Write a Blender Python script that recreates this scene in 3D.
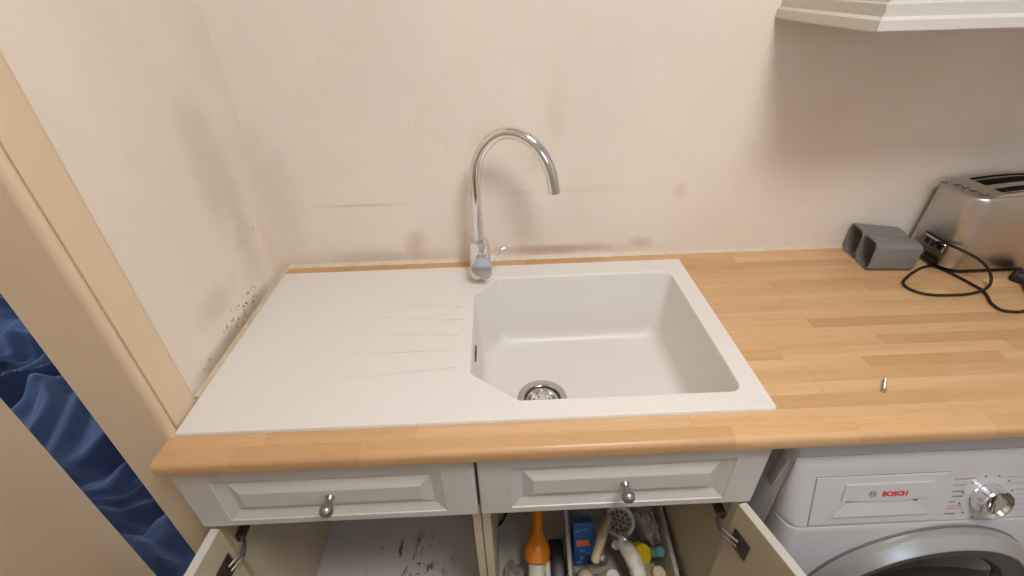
import bpy, bmesh, math, random
from mathutils import Vector, Matrix, noise

for o in list(bpy.data.objects):
    bpy.data.objects.remove(o)
scene = bpy.context.scene
COL = scene.collection
random.seed(7)
PI = math.pi

# ------------------------------------------------------------------ camera
CAM = Vector((0.5619, -1.0778, 1.5213))
PITCH, YAW, ROLL, FPX = 0.5840, 0.0206, -0.0274, 472.87
fwd = Vector((math.sin(YAW)*math.cos(PITCH), math.cos(YAW)*math.cos(PITCH), -math.sin(PITCH)))
rgt0 = Vector((math.cos(YAW), -math.sin(YAW), 0))
up0 = rgt0.cross(fwd)
rgt = rgt0*math.cos(ROLL) + up0*math.sin(ROLL)
upv = -rgt0*math.sin(ROLL) + up0*math.cos(ROLL)
cd = bpy.data.cameras.new('camera')
cd.sensor_width = 36.0
cd.lens = FPX*36.0/1024.0
cd.clip_start = 0.01
cam = bpy.data.objects.new('camera', cd)
COL.objects.link(cam)
m3 = Matrix((rgt, upv, -fwd)).transposed()
cam.matrix_world = Matrix.Translation(CAM) @ m3.to_4x4()
scene.camera = cam

# ------------------------------------------------------------------ world, exposure
world = bpy.data.worlds.new('sky')
scene.world = world
world.use_nodes = True
bgn = world.node_tree.nodes['Background']
bgn.inputs['Color'].default_value = (0.62, 0.78, 1.0, 1)
bgn.inputs['Strength'].default_value = 9.0
scene.view_settings.view_transform = 'Standard'
scene.view_settings.look = 'None'
scene.view_settings.exposure = 0.0
scene.view_settings.gamma = 1.0
scene.view_settings.use_curve_mapping = False
LAMP_POS = (0.98, -1.15, 2.4)
LAMP_STRENGTH = 33.3
LAMP_COLOR = (1.0, 0.99, 0.98)

# ------------------------------------------------------------------ helpers: materials
def srgb(r, g, b):
    f = lambda c: (c/255/12.92) if c/255 <= 0.04045 else ((c/255+0.055)/1.055)**2.4
    return (f(r), f(g), f(b), 1.0)

def new_mat(name):
    m = bpy.data.materials.new(name)
    m.use_nodes = True
    nt = m.node_tree
    return m, nt, nt.nodes['Principled BSDF']

def node(nt, kind, **kw):
    n = nt.nodes.new(kind)
    for k, v in kw.items():
        setattr(n, k, v)
    return n

def mixc(nt, fac, a, b, blend='MIX'):
    n = node(nt, 'ShaderNodeMix', data_type='RGBA', blend_type=blend)
    for sock, val in ((n.inputs[0], fac), (n.inputs[6], a), (n.inputs[7], b)):
        if hasattr(val, 'is_output') or isinstance(val, bpy.types.NodeSocket):
            nt.links.new(val, sock)
        else:
            sock.default_value = val
    return n.outputs[2]

def math_n(nt, op, a, b=0.0, clamp=False):
    n = node(nt, 'ShaderNodeMath', operation=op, use_clamp=clamp)
    for i, v in enumerate((a, b)):
        if isinstance(v, bpy.types.NodeSocket):
            nt.links.new(v, n.inputs[i])
        else:
            n.inputs[i].default_value = v
    return n.outputs[0]

def maprange(nt, val, a, b, c=0.0, d=1.0):
    n = node(nt, 'ShaderNodeMapRange')
    n.interpolation_type = 'SMOOTHSTEP'
    nt.links.new(val, n.inputs[0])
    for i, v in enumerate((a, b, c, d)):
        n.inputs[i+1].default_value = v
    return n.outputs[0]

def noise_n(nt, vec, scale, detail=4.0, rough=0.55):
    n = node(nt, 'ShaderNodeTexNoise')
    nt.links.new(vec, n.inputs['Vector'])
    n.inputs['Scale'].default_value = scale
    n.inputs['Detail'].default_value = detail
    n.inputs['Roughness'].default_value = rough
    return n.outputs[0]

def position(nt):
    return node(nt, 'ShaderNodeNewGeometry').outputs['Position']

def scaled(nt, vec, s, off=(0, 0, 0)):
    n = node(nt, 'ShaderNodeMapping')
    nt.links.new(vec, n.inputs[0])
    n.inputs['Location'].default_value = off
    n.inputs['Scale'].default_value = s
    return n.outputs[0]

def bump(nt, bsdf, height, strength=0.1, dist=0.01):
    b = node(nt, 'ShaderNodeBump')
    b.inputs['Strength'].default_value = strength
    b.inputs['Distance'].default_value = dist
    nt.links.new(height, b.inputs['Height'])
    nt.links.new(b.outputs[0], bsdf.inputs['Normal'])

def plain(name, col, rough=0.5, metal=0.0, var=0.06, scale=30.0, bmp=0.0, coat=0.0, spec=0.5):
    m, nt, b = new_mat(name)
    b.inputs['Metallic'].default_value = metal
    b.inputs['Coat Weight'].default_value = coat
    b.inputs['Specular IOR Level'].default_value = spec
    if var <= 0.02:
        b.inputs['Base Color'].default_value = col
        b.inputs['Roughness'].default_value = rough
        return m
    p = position(nt)
    nz = noise_n(nt, p, scale)
    dark = tuple(c*(1-var*2) for c in col[:3])+(1,)
    lite = tuple(min(1, c*(1+var)) for c in col[:3])+(1,)
    nt.links.new(mixc(nt, nz, dark, lite), b.inputs['Base Color'])
    nt.links.new(maprange(nt, nz, 0.2, 0.8, max(0.02, rough-0.04), min(1, rough+0.04)), b.inputs['Roughness'])
    b.inputs['Metallic'].default_value = metal
    b.inputs['Coat Weight'].default_value = coat
    b.inputs['Specular IOR Level'].default_value = spec
    if bmp > 0:
        bump(nt, b, noise_n(nt, p, scale*4), bmp, 0.002)
    return m

def blob(nt, vec, centre, radii, soft=0.85, wob=0.5, wscale=14.0):
    """mask of a patch of its own irregular outline around a point on a surface"""
    d = node(nt, 'ShaderNodeVectorMath', operation='SUBTRACT')
    nt.links.new(vec, d.inputs[0]); d.inputs[1].default_value = centre
    s = node(nt, 'ShaderNodeVectorMath', operation='DIVIDE')
    nt.links.new(d.outputs[0], s.inputs[0]); s.inputs[1].default_value = radii
    l = node(nt, 'ShaderNodeVectorMath', operation='LENGTH')
    nt.links.new(s.outputs[0], l.inputs[0])
    nz = noise_n(nt, vec, wscale, 5.0, 0.6)
    r = math_n(nt, 'ADD', l.outputs['Value'], math_n(nt, 'MULTIPLY', math_n(nt, 'SUBTRACT', nz, 0.5), wob*2))
    return maprange(nt, r, 1.0, 1.0-soft, 0.0, 1.0)

def wall_material(name, base, patches, spots=()):
    m, nt, b = new_mat(name)
    p = position(nt)
    n1 = noise_n(nt, p, 2.3, 5.0)
    n2 = noise_n(nt, p, 11.0, 6.0, 0.65)
    c = mixc(nt, maprange(nt, n1, 0.3, 0.7), tuple(x*0.93 for x in base[:3])+(1,), base)
    c = mixc(nt, maprange(nt, n2, 0.45, 0.8, 0, 0.28), c, srgb(226, 208, 178))
    for centre, radii, col, k in patches:  # yellow and brown stains, plus soft grey patches
        mk = math_n(nt, 'MULTIPLY', blob(nt, p, centre, radii), k)
        c = mixc(nt, mk, c, col)
    for centre, radii, col, thr in spots:
        reg = blob(nt, p, centre, radii, 0.8, 0.3)
        sp = maprange(nt, noise_n(nt, p, 75.0, 6.0, 0.7), thr, thr+0.05)
        c = mixc(nt, math_n(nt, 'MULTIPLY', reg, sp), c, col)
    nt.links.new(c, b.inputs['Base Color'])
    b.inputs['Roughness'].default_value = 0.62
    h = math_n(nt, 'ADD', noise_n(nt, p, 60.0, 5.0), math_n(nt, 'MULTIPLY', noise_n(nt, p, 7.0, 3.0), 1.5))
    bump(nt, b, h, 0.22, 0.004)
    return m

# ------------------------------------------------------------------ helpers: meshes
WLOC = {}
def wl(o):
    return WLOC.get(o.name, Vector((0, 0, 0)))

def finish(o, label, cat, group, kind):
    if label: o['label'] = label
    if cat: o['category'] = cat
    if group: o['group'] = group
    if kind: o['kind'] = kind

def obj(name, bm, mat, parent=None, label=None, cat=None, group=None, kind=None, smooth=None, color=None):
    """link a bmesh given in world coordinates as ONE object, its origin at its own centre"""
    if len(bm.verts):
        lo = Vector([min(v.co[i] for v in bm.verts) for i in range(3)])
        hi = Vector([max(v.co[i] for v in bm.verts) for i in range(3)])
        c = (lo+hi)/2
    else:
        c = Vector()
    bmesh.ops.translate(bm, verts=bm.verts, vec=-c)
    bmesh.ops.recalc_face_normals(bm, faces=bm.faces)
    me = bpy.data.meshes.new(name)
    bm.to_mesh(me); bm.free()
    if smooth is not None:
        for p in me.polygons: p.use_smooth = True
        me.set_sharp_from_angle(angle=math.radians(smooth))
    me.materials.append(mat)
    o = bpy.data.objects.new(name, me)
    COL.objects.link(o)
    if parent is not None:
        o.parent = parent
        o.location = c - wl(parent)
    else:
        o.location = c
    WLOC[o.name] = c
    if color: o.color = color
    finish(o, label, cat, group, kind)
    return o

def thing(name, loc, label, cat, group=None, kind=None):
    o = bpy.data.objects.new(name, None)
    o.empty_display_size = 0.05
    COL.objects.link(o)
    o.location = loc
    WLOC[o.name] = Vector(loc)
    finish(o, label, cat, group, kind)
    return o

def B():
    return bmesh.new()

def box(bm, x0, x1, y0, y1, z0, z1, bev=0.0, seg=2, mat=None):
    r = bmesh.ops.create_cube(bm, size=1.0)
    vs = r['verts']
    for v in vs:
        v.co = Vector((x0+(v.co.x+0.5)*(x1-x0), y0+(v.co.y+0.5)*(y1-y0), z0+(v.co.z+0.5)*(z1-z0)))
    if bev > 0:
        es = list({e for v in vs for e in v.link_edges})
        r = bmesh.ops.bevel(bm, geom=es, offset=bev, segments=seg, profile=0.5, affect='EDGES')
        vs = list({v for f in r['faces'] for v in f.verts} | {v for v in vs if v.is_valid})
    if mat is not None:
        bmesh.ops.transform(bm, matrix=mat, verts=vs)
    return vs

def loft(bm, loops, cap0=True, cap1=True, closed=True):
    rings = [[bm.verts.new(Vector(p)) for p in L] for L in loops]
    n = len(rings[0])
    for a, b in zip(rings, rings[1:]):
        for i in range(n if closed else n-1):
            j = (i+1) % n
            bm.faces.new((a[i], a[j], b[j], b[i]))
    if cap0: bm.faces.new(rings[0][::-1])
    if cap1: bm.faces.new(rings[-1])
    return rings

def frame_of(axis):
    a = Vector(axis).normalized()
    t = Vector((0, 0, 1)) if abs(a.z) < 0.9 else Vector((1, 0, 0))
    u = t.cross(a).normalized()
    return u, a.cross(u), a

def lathe(bm, prof, origin, axis=(0, 0, 1), n=32, cap0=True, cap1=True):
    """prof: (radius, height along axis)"""
    u, v, a = frame_of(axis)
    o = Vector(origin)
    loops = [[o+a*h+u*(max(r, 1e-4)*math.cos(2*PI*i/n))+v*(max(r, 1e-4)*math.sin(2*PI*i/n)) for i in range(n)] for r, h in prof]
    return loft(bm, loops, cap0, cap1)

def tube(bm, pts, rad, n=12, cap=True):
    pts = [Vector(p) for p in pts]
    k = len(pts)
    rr = rad if isinstance(rad, (list, tuple)) else [rad]*k
    tang = []
    for i in range(k):
        t = pts[min(i+1, k-1)]-pts[max(i-1, 0)]
        tang.append(t.normalized())
    u, v, _ = frame_of(tang[0])
    loops = []
    for i in range(k):
        a = tang[i]
        u = (u-a*u.dot(a)).normalized()
        v = a.cross(u)
        loops.append([pts[i]+u*(rr[i]*math.cos(2*PI*j/n))+v*(rr[i]*math.sin(2*PI*j/n)) for j in range(n)])
    loft(bm, loops, cap, cap)

def spline(pts, sub=8):
    pts = [Vector(p) for p in pts]
    out = []
    for i in range(len(pts)-1):
        p0, p1, p2, p3 = pts[max(i-1, 0)], pts[i], pts[i+1], pts[min(i+2, len(pts)-1)]
        for s in range(sub):
            t = s/sub
            out.append(0.5*((2*p1)+(p2-p0)*t+(2*p0-5*p1+4*p2-p3)*t*t+(3*p1-p0-3*p2+p3)*t**3))
    out.append(pts[-1])
    return out

def prism_x(bm, prof, x0, x1):
    """extrude a (y, z) profile along X"""
    loft(bm, [[(x0, y, z) for y, z in prof], [(x1, y, z) for y, z in prof]])

def prism_z(bm, prof, z0, z1):
    loft(bm, [[(x, y, z0) for x, y in prof], [(x, y, z1) for x, y in prof]])

def rrect(x0, x1, y0, y1, r, k=6):
    out = []
    for cx, cy, a0 in ((x1-r, y1-r, 0), (x0+r, y1-r, 90), (x0+r, y0+r, 180), (x1-r, y0+r, 270)):
        for i in range(k+1):
            a = math.radians(a0+90*i/k)
            out.append((cx+r*math.cos(a), cy+r*math.sin(a)))
    return out

def text_bm(txt, size, mat, thick=0.0004, offset=0.0, shear=0.0, align='CENTER'):
    cu = bpy.data.curves.new('lettering', 'FONT')
    cu.body = txt; cu.size = size; cu.extrude = thick; cu.offset = offset; cu.shear = shear
    cu.align_x = align; cu.align_y = 'CENTER'; cu.resolution_u = 3
    t = bpy.data.objects.new('lettering', cu)
    COL.objects.link(t)
    dg = bpy.context.evaluated_depsgraph_get()
    me = bpy.data.meshes.new_from_object(t.evaluated_get(dg))
    bm = bmesh.new(); bm.from_mesh(me)
    bmesh.ops.transform(bm, matrix=mat, verts=bm.verts)
    bpy.data.objects.remove(t); bpy.data.curves.remove(cu); bpy.data.meshes.remove(me)
    return bm

# ------------------------------------------------------------------ materials
GREY_PATCH = srgb(190, 177, 157)  # grey tint of the soft patches on the back and left walls
YELLOW = srgb(222, 198, 146)
BROWN = srgb(150, 120, 88)
M = {}
WALLC = srgb(238, 227, 214)
M['wall_back'] = wall_material('painted_plaster_back', WALLC,
    [((0.69, 0, 1.27), (0.035, 1, 0.10), YELLOW, 0.30), ((0.80, 0, 1.085), (0.16, 1, 0.018), YELLOW, 0.18),
     ((1.0, 0, 1.076), (0.02, 1, 0.03), YELLOW, 0.45), ((0.61, 0, 1.085), (0.05, 1, 0.01), YELLOW, 0.35),
     ((0.70, 0, 0.925), (0.22, 1, 0.022), srgb(178, 140, 112), 0.6), ((0.34, 0, 0.955), (0.04, 1, 0.06), srgb(188, 160, 132), 0.4),
     ((0.03, 0, 1.10), (0.08, 1, 0.25), GREY_PATCH, 0.25), ((0.25, 0, 0.92), (0.25, 1, 0.03), GREY_PATCH, 0.45),
     ((0.22, 0, 1.065), (0.15, 1, 0.006), BROWN, 0.25), ((0.92, 0, 0.935), (0.05, 1, 0.03), srgb(170, 140, 112), 0.35),
     ((1.3, 0, 1.25), (0.1, 1, 0.06), srgb(205, 175, 150), 0.12)],
    [((0.6, 0, 0.925), (0.6, 1, 0.03), srgb(110, 84, 60), 0.66), ((0.13, 0, 1.06), (0.05, 1, 0.04), BROWN, 0.66)])
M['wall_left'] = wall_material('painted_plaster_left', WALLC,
    [((0, -0.155, 1.20), (1, 0.10, 0.24), GREY_PATCH, 0.36), ((0, -0.135, 1.04), (1, 0.06, 0.13), GREY_PATCH, 0.34),
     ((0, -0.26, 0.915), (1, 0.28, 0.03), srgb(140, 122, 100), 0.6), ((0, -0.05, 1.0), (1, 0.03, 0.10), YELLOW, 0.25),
     ((0, -0.3, 1.0), (1, 0.10, 0.05), GREY_PATCH, 0.35)],
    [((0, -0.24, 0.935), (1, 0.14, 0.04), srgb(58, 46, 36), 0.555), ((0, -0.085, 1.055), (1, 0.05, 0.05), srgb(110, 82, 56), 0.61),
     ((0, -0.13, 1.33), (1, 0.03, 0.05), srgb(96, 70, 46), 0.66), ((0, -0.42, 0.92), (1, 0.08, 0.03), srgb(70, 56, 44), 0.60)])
M['wall_plain'] = wall_material('painted_plaster_plain', WALLC, [])
M['ceiling'] = plain('white_ceiling_paint', srgb(242, 240, 236), 0.8, var=0.01, scale=5)
M['trim'] = plain('cream_gloss_paint', srgb(226, 204, 172), 0.4, var=0.04, scale=8, bmp=0.05)
M['door'] = plain('beige_door_paint', srgb(196, 172, 142), 0.45, var=0.04, scale=6, bmp=0.05)
M['caulk'] = plain('grubby_white_sealant', srgb(228, 212, 188), 0.5, var=0.12, scale=40, bmp=0.3)
M['caulk_dirty'] = plain('stained_sealant', srgb(222, 202, 174), 0.55, var=0.16, scale=25, bmp=0.2)
m, nt, b = new_mat('white_composite')
b.inputs['Base Color'].default_value = srgb(232, 227, 221)
b.inputs['Roughness'].default_value = 0.36
M['sink'] = m
M['chrome'] = plain('chrome', (0.82, 0.82, 0.83, 1), 0.09, 1.0, var=0.02)
M['steel'] = plain('brushed_steel', (0.56, 0.54, 0.51, 1), 0.30, 1.0, var=0.05, scale=80)
M['darksteel'] = plain('dull_hinge_metal', (0.16, 0.13, 0.10, 1), 0.42, 0.9, var=0.2, scale=60)
M['pewter'] = plain('satin_pewter', (0.46, 0.44, 0.42, 1), 0.32, 1.0, var=0.05)
M['cab'] = plain('white_vinyl_wrap', srgb(208, 202, 193), 0.38, var=0.02, scale=10)
M['carcass'] = plain('cream_melamine', srgb(208, 194, 166), 0.5, var=0.05, scale=12)
M['carcass_white'] = plain('white_melamine', srgb(206, 198, 188), 0.5, var=0.05, scale=12)
M['inner'] = plain('door_back_melamine', srgb(206, 190, 160), 0.45, var=0.04, scale=10)
M['washer'] = plain('white_enamel', srgb(202, 200, 203), 0.3, var=0.01, scale=10)
M['washer_grey'] = plain('pale_grey_plastic', srgb(206, 204, 206), 0.4, var=0.02)
M['black'] = plain('black_plastic', srgb(24, 23, 23), 0.4, var=0.1)
M['dark'] = plain('dark_void', srgb(20, 18, 16), 0.7, var=0.1)
M['rubber'] = plain('black_flex', srgb(20, 20, 20), 0.5, var=0.1)
M['holder'] = plain('grey_plastic', srgb(128, 124, 120), 0.45, var=0.05, scale=60, bmp=0.1)
M['holder_in'] = plain('dark_grey_plastic', srgb(84, 82, 80), 0.55, var=0.05)
M['pinkprint'] = plain('pale_red_print', srgb(204, 136, 133), 0.5, var=0.02)
M['silver'] = plain('silver_paint', (0.50, 0.495, 0.49, 1), 0.34, 0.55, var=0.02)
M['bezel'] = plain('grey_bezel', srgb(112, 108, 106), 0.4, 0.3, var=0.02)
M['cloth'] = plain('grey_cloth', srgb(168, 158, 150), 0.9, var=0.08, scale=30)
M['red'] = plain('red_print', srgb(206, 42, 38), 0.5, var=0.02)
M['greyprint'] = plain('grey_print', srgb(118, 114, 116), 0.5, var=0.02)
M['paleline'] = plain('white_print', srgb(240, 236, 234), 0.4, var=0.01)
M['floor'] = plain('brown_floor_vinyl', srgb(112, 102, 94), 0.5, var=0.12, scale=6)
M['orange'] = plain('orange_plastic', srgb(236, 138, 34), 0.35, var=0.06)
M['blue'] = plain('blue_card', srgb(38, 96, 168), 0.45, var=0.12, scale=50)
M['orangeprint'] = plain('orange_print', srgb(240, 120, 60), 0.5, var=0.1)
M['white'] = plain('white_plastic', srgb(226, 220, 206), 0.4, var=0.03)
M['cream'] = plain('cream_plastic', srgb(222, 200, 164), 0.4, var=0.05)
M['yellow'] = plain('yellow_plastic', srgb(236, 196, 24), 0.35, var=0.05)
M['bristle'] = plain('grey_bristle', srgb(150, 136, 120), 0.8, var=0.3, scale=200)
M['teal'] = plain('teal_plastic', srgb(110, 160, 164), 0.4, var=0.05)
M['foil'] = plain('silver_foil', (0.72, 0.70, 0.66, 1), 0.3, 1.0, var=0.1)

# brushed toaster steel
m, nt, b = new_mat('toaster_brushed_steel')
p = position(nt)
nz = noise_n(nt, scaled(nt, p, (6, 6, 420)), 1.0, 3.0)
nt.links.new(mixc(nt, nz, (0.46, 0.43, 0.40, 1), (0.60, 0.57, 0.54, 1)), b.inputs['Base Color'])
b.inputs['Metallic'].default_value = 1.0
nt.links.new(maprange(nt, nz, 0.2, 0.8, 0.28, 0.40), b.inputs['Roughness'])
M['toaster'] = m

# beech staves: colour of each stave from its own object colour, plus grain along X
m, nt, b = new_mat('beech_stave')
p = position(nt)
oi = node(nt, 'ShaderNodeObjectInfo')
add = node(nt, 'ShaderNodeVectorMath', operation='ADD')
comb = node(nt, 'ShaderNodeCombineXYZ')
rnd = math_n(nt, 'MULTIPLY', oi.outputs['Random'], 40.0)
for i in range(3): nt.links.new(rnd, comb.inputs[i])
nt.links.new(p, add.inputs[0]); nt.links.new(comb.outputs[0], add.inputs[1])
g1 = noise_n(nt, scaled(nt, add.outputs[0], (3.0, 60.0, 60.0)), 1.0, 5.0, 0.6)
g2 = noise_n(nt, scaled(nt, add.outputs[0], (25.0, 420.0, 420.0)), 1.0, 3.0, 0.6)
c = mixc(nt, maprange(nt, g1, 0.3, 0.7, 0.0, 0.45), oi.outputs['Color'], srgb(198, 150, 100))
c = mixc(nt, maprange(nt, g2, 0.55, 0.75, 0.0, 0.35), c, srgb(176, 126, 80))
nt.links.new(c, b.inputs['Base Color'])
b.inputs['Roughness'].default_value = 0.36
bump(nt, b, g2, 0.05, 0.001)
M['beech'] = m

# stained melamine cabinet floor
m, nt, b = new_mat('stained_cabinet_floor')
p = position(nt)
base = mixc(nt, noise_n(nt, p, 9.0), srgb(206, 198, 190), srgb(226, 218, 210))
reg = blob(nt, p, (0.27, -0.39, 0.166), (0.14, 0.12, 1), 0.7, 0.4)
sp = maprange(nt, noise_n(nt, scaled(nt, p, (40, 14, 1)), 1.0, 5.0, 0.7), 0.52, 0.60)
c = mixc(nt, math_n(nt, 'MULTIPLY', reg, sp), base, srgb(120, 86, 56))
sp2 = maprange(nt, noise_n(nt, p, 55.0, 5.0, 0.7), 0.60, 0.64)
reg2 = blob(nt, p, (0.31, -0.405, 0.166), (0.06, 0.05, 1), 0.7, 0.4)
c = mixc(nt, math_n(nt, 'MULTIPLY', reg2, sp2), c, srgb(58, 34, 18))
nt.links.new(c, b.inputs['Base Color'])
b.inputs['Roughness'].default_value = 0.5
M['cabfloor'] = m

# blue dust sheet
m, nt, b = new_mat('blue_cotton_sheet')
p = position(nt)
nt.links.new(mixc(nt, noise_n(nt, p, 5.0), srgb(66, 80, 112), srgb(92, 110, 148)), b.inputs['Base Color'])
b.inputs['Roughness'].default_value = 0.85
b.inputs['Sheen Weight'].default_value = 0.25
bump(nt, b, noise_n(nt, p, 120.0), 0.15, 0.002)
M['sheet'] = m

# washer glass
m, nt, b = new_mat('smoked_glass')
p = position(nt)
nt.links.new(mixc(nt, noise_n(nt, p, 20.0), (0.010, 0.010, 0.010, 1), (0.022, 0.020, 0.018, 1)), b.inputs['Base Color'])
b.inputs['Roughness'].default_value = 0.06
b.inputs['Coat Weight'].default_value = 0.6
M['glass'] = m

# cloudy polythene bag
m, nt, b = new_mat('cloudy_polythene')
p = position(nt)
nt.links.new(mixc(nt, noise_n(nt, p, 40.0), srgb(186, 176, 168), srgb(226, 218, 210)), b.inputs['Base Color'])
b.inputs['Roughness'].default_value = 0.25
b.inputs['Alpha'].default_value = 0.65
M['bag'] = m

m, nt, b = new_mat('frosted_tray')
p = position(nt)
nt.links.new(mixc(nt, noise_n(nt, p, 20.0), srgb(186, 180, 168), srgb(206, 200, 188)), b.inputs['Base Color'])
b.inputs['Roughness'].default_value = 0.35
M['tray'] = m

m, nt, b = new_mat('lamp_diffuser')
b.inputs['Base Color'].default_value = (0.9, 0.88, 0.84, 1)
b.inputs['Emission Color'].default_value = LAMP_COLOR+(1,)
b.inputs['Emission Strength'].default_value = LAMP_STRENGTH
M['lamp'] = m

# ------------------------------------------------------------------ the room
RX, RY, RZ = 2.35, -3.3, 2.45          # kitchen: x 0..RX, y RY..0
DY0, DY1, DH = -1.31, -0.545, 2.03      # doorway in the left wall
WT = 0.085                               # wall thickness
HX = -2.7                                # hall far wall
bm = B(); box(bm, -WT, RX+0.1, 0, 0.1, 0, RZ); obj('wall_back', bm, M['wall_back'], kind='structure')
bm = B()
box(bm, -WT, 0, DY1, 0, 0, RZ); box(bm, -WT, 0, RY, DY0, 0, RZ); box(bm, -WT, 0, DY0, DY1, DH, RZ)
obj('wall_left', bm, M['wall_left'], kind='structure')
bm = B(); box(bm, RX, RX+0.1, RY, 0, 0, RZ); obj('wall_right', bm, M['wall_plain'], kind='structure')
KX0, KX1, KZ0, KZ1 = 0.85, 1.50, 1.40, 2.05
bm = B()
box(bm, -WT, KX0, RY-0.1, RY, 0, RZ); box(bm, KX1, RX+0.1, RY-0.1, RY, 0, RZ)
box(bm, KX0, KX1, RY-0.1, RY, 0, KZ0); box(bm, KX0, KX1, RY-0.1, RY, KZ1, RZ)
obj('wall_front', bm, M['wall_plain'], kind='structure')
w2 = thing('fill_window', (1.2, RY-0.05, KZ0), None, None, kind='structure')  # window added behind the camera, unseen, to give cool fill light
for x0, x1, z0, z1 in ((KX0, KX1, KZ0, KZ0+0.05), (KX0, KX1, KZ1-0.05, KZ1), (KX0, KX0+0.05, KZ0+0.05, KZ1-0.05), (KX1-0.05, KX1, KZ0+0.05, KZ1-0.05), (1.15, 1.18, KZ0+0.05, KZ1-0.05)):
    bm = B(); box(bm, x0, x1, RY-0.08, RY-0.03, z0, z1, 0.004); obj('window_frame', bm, M['ceiling'], w2)
bm = B(); box(bm, HX-0.1, RX+0.1, RY-0.1, 1.9, RZ, RZ+0.1); obj('ceiling', bm, M['ceiling'], kind='structure')
bm = B(); box(bm, HX-0.1, RX+0.1, RY-0.1, 1.9, -0.1, 0); obj('floor', bm, M['floor'], kind='structure')
# hall beyond the doorway, daylight through a window in its far wall
bm = B(); box(bm, HX, -WT, 1.8, 1.9, 0, RZ); obj('wall_hall_back', bm, M['wall_plain'], kind='structure')
bm = B(); box(bm, HX, -WT, RY-0.1, RY, 0, RZ); obj('wall_hall_front', bm, M['wall_plain'], kind='structure')
bm = B(); box(bm, -WT, 0.0, 0.1, 1.9, 0, RZ); obj('wall_hall_side', bm, M['wall_plain'], kind='structure')
WY0, WY1, WZ0, WZ1 = -0.3, 1.5, 0.8, 2.1
bm = B()
box(bm, HX-0.1, HX, RY-0.1, WY0, 0, RZ); box(bm, HX-0.1, HX, WY1, 1.9, 0, RZ)
box(bm, HX-0.1, HX, WY0, WY1, 0, WZ0); box(bm, HX-0.1, HX, WY0, WY1, WZ1, RZ)
obj('wall_hall_far', bm, M['wall_plain'], kind='structure')
w1 = thing('window_1', (HX-0.05, 0.6, WZ0), None, None, kind='structure')
for y0, y1, z0, z1 in ((WY0, WY1, WZ0, WZ0+0.05), (WY0, WY1, WZ1-0.05, WZ1), (WY0, WY0+0.05, WZ0+0.05, WZ1-0.05),
                       (WY1-0.05, WY1, WZ0+0.05, WZ1-0.05), (0.575, 0.625, WZ0+0.05, WZ1-0.05)):
    bm = B(); box(bm, HX-0.08, HX-0.03, y0, y1, z0, z1, 0.004); obj('window_frame', bm, M['ceiling'], w1)

# door casing: architrave with a rounded bead, lining, stop
ax = 0.009
def casing(name, y_in, s):
    """s=+1: towards the back wall. upright of the architrave with flat band and bead"""
    t = thing(name, (0, y_in, 0), None, None, kind='structure')
    zb = 0.9005 if s > 0 else 0.0
    bm = B()
    prof = [(0.0005, y_in+s*0.0165), (ax-0.001, y_in+s*0.0165), (ax, y_in+s*0.0175), (ax, y_in+s*0.072), (ax-0.002, y_in+s*0.078), (0.0005, y_in+s*0.082)]
    prism_z(bm, prof, zb, DH+0.08)
    obj('architrave', bm, M['trim'], t)
    bm = B()
    k = [(0.003+0.0110*math.sin(PI*i/12), y_in+s*(0.0045-0.0092*math.cos(PI*i/12))) for i in range(13)]
    k = [(-0.001, y_in-s*0.0047)] + k + [(0.002, y_in+s*0.0155), (0.0005, y_in+s*0.0155)]
    prism_z(bm, k, zb, DH+0.08)
    obj('bead', bm, M['trim'], t, smooth=50)
    return t
casing('trim_1', DY1, 1)
casing('trim_2', DY0, -1)
t = thing('trim_3', (0, -0.9, DH), None, None, kind='structure')
bm = B(); box(bm, 0.0005, ax, DY0-0.08, DY1+0.08, DH+0.082, DH+0.16, 0.002); obj('architrave_head', bm, M['trim'], t)
t = thing('trim_4', (-0.05, -0.9, 0), None, None, kind='structure')
bm = B(); box(bm, -0.088, -0.0012, DY1-0.004, DY1-0.0005, 0, DH, 0.001); obj('lining', bm, M['trim'], t)
bm = B(); box(bm, -0.088, -0.0012, DY0+0.0005, DY0+0.018, 0, DH, 0.001); obj('lining', bm, M['trim'], t)
bm = B(); box(bm, -0.088, -0.0012, DY0+0.02, DY1-0.02, DH-0.02, DH-0.001, 0.001); obj('lining_head', bm, M['trim'], t)
# the door, ajar into the hall
dm = Matrix.Translation((-0.058, DY0+0.022, 0)) @ Matrix.Rotation(math.radians(7.5), 4, 'Z')
t = thing('door_1', (-0.058, DY0+0.022, 0.0), None, None, kind='structure')
bm = B(); box(bm, -0.040, 0, 0.002, 0.712, 0.006, DH-0.024, 0.0015, mat=dm); obj('leaf', bm, M['door'], t)
for hz in (0.25, 1.0, 1.75):
    bm = B(); tube(bm, [dm @ Vector((-0.046, 0.0, hz-0.05)), dm @ Vector((-0.046, 0.0, hz+0.05))], 0.006, 10); obj('hinge', bm, M['steel'], t, smooth=40)

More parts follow.
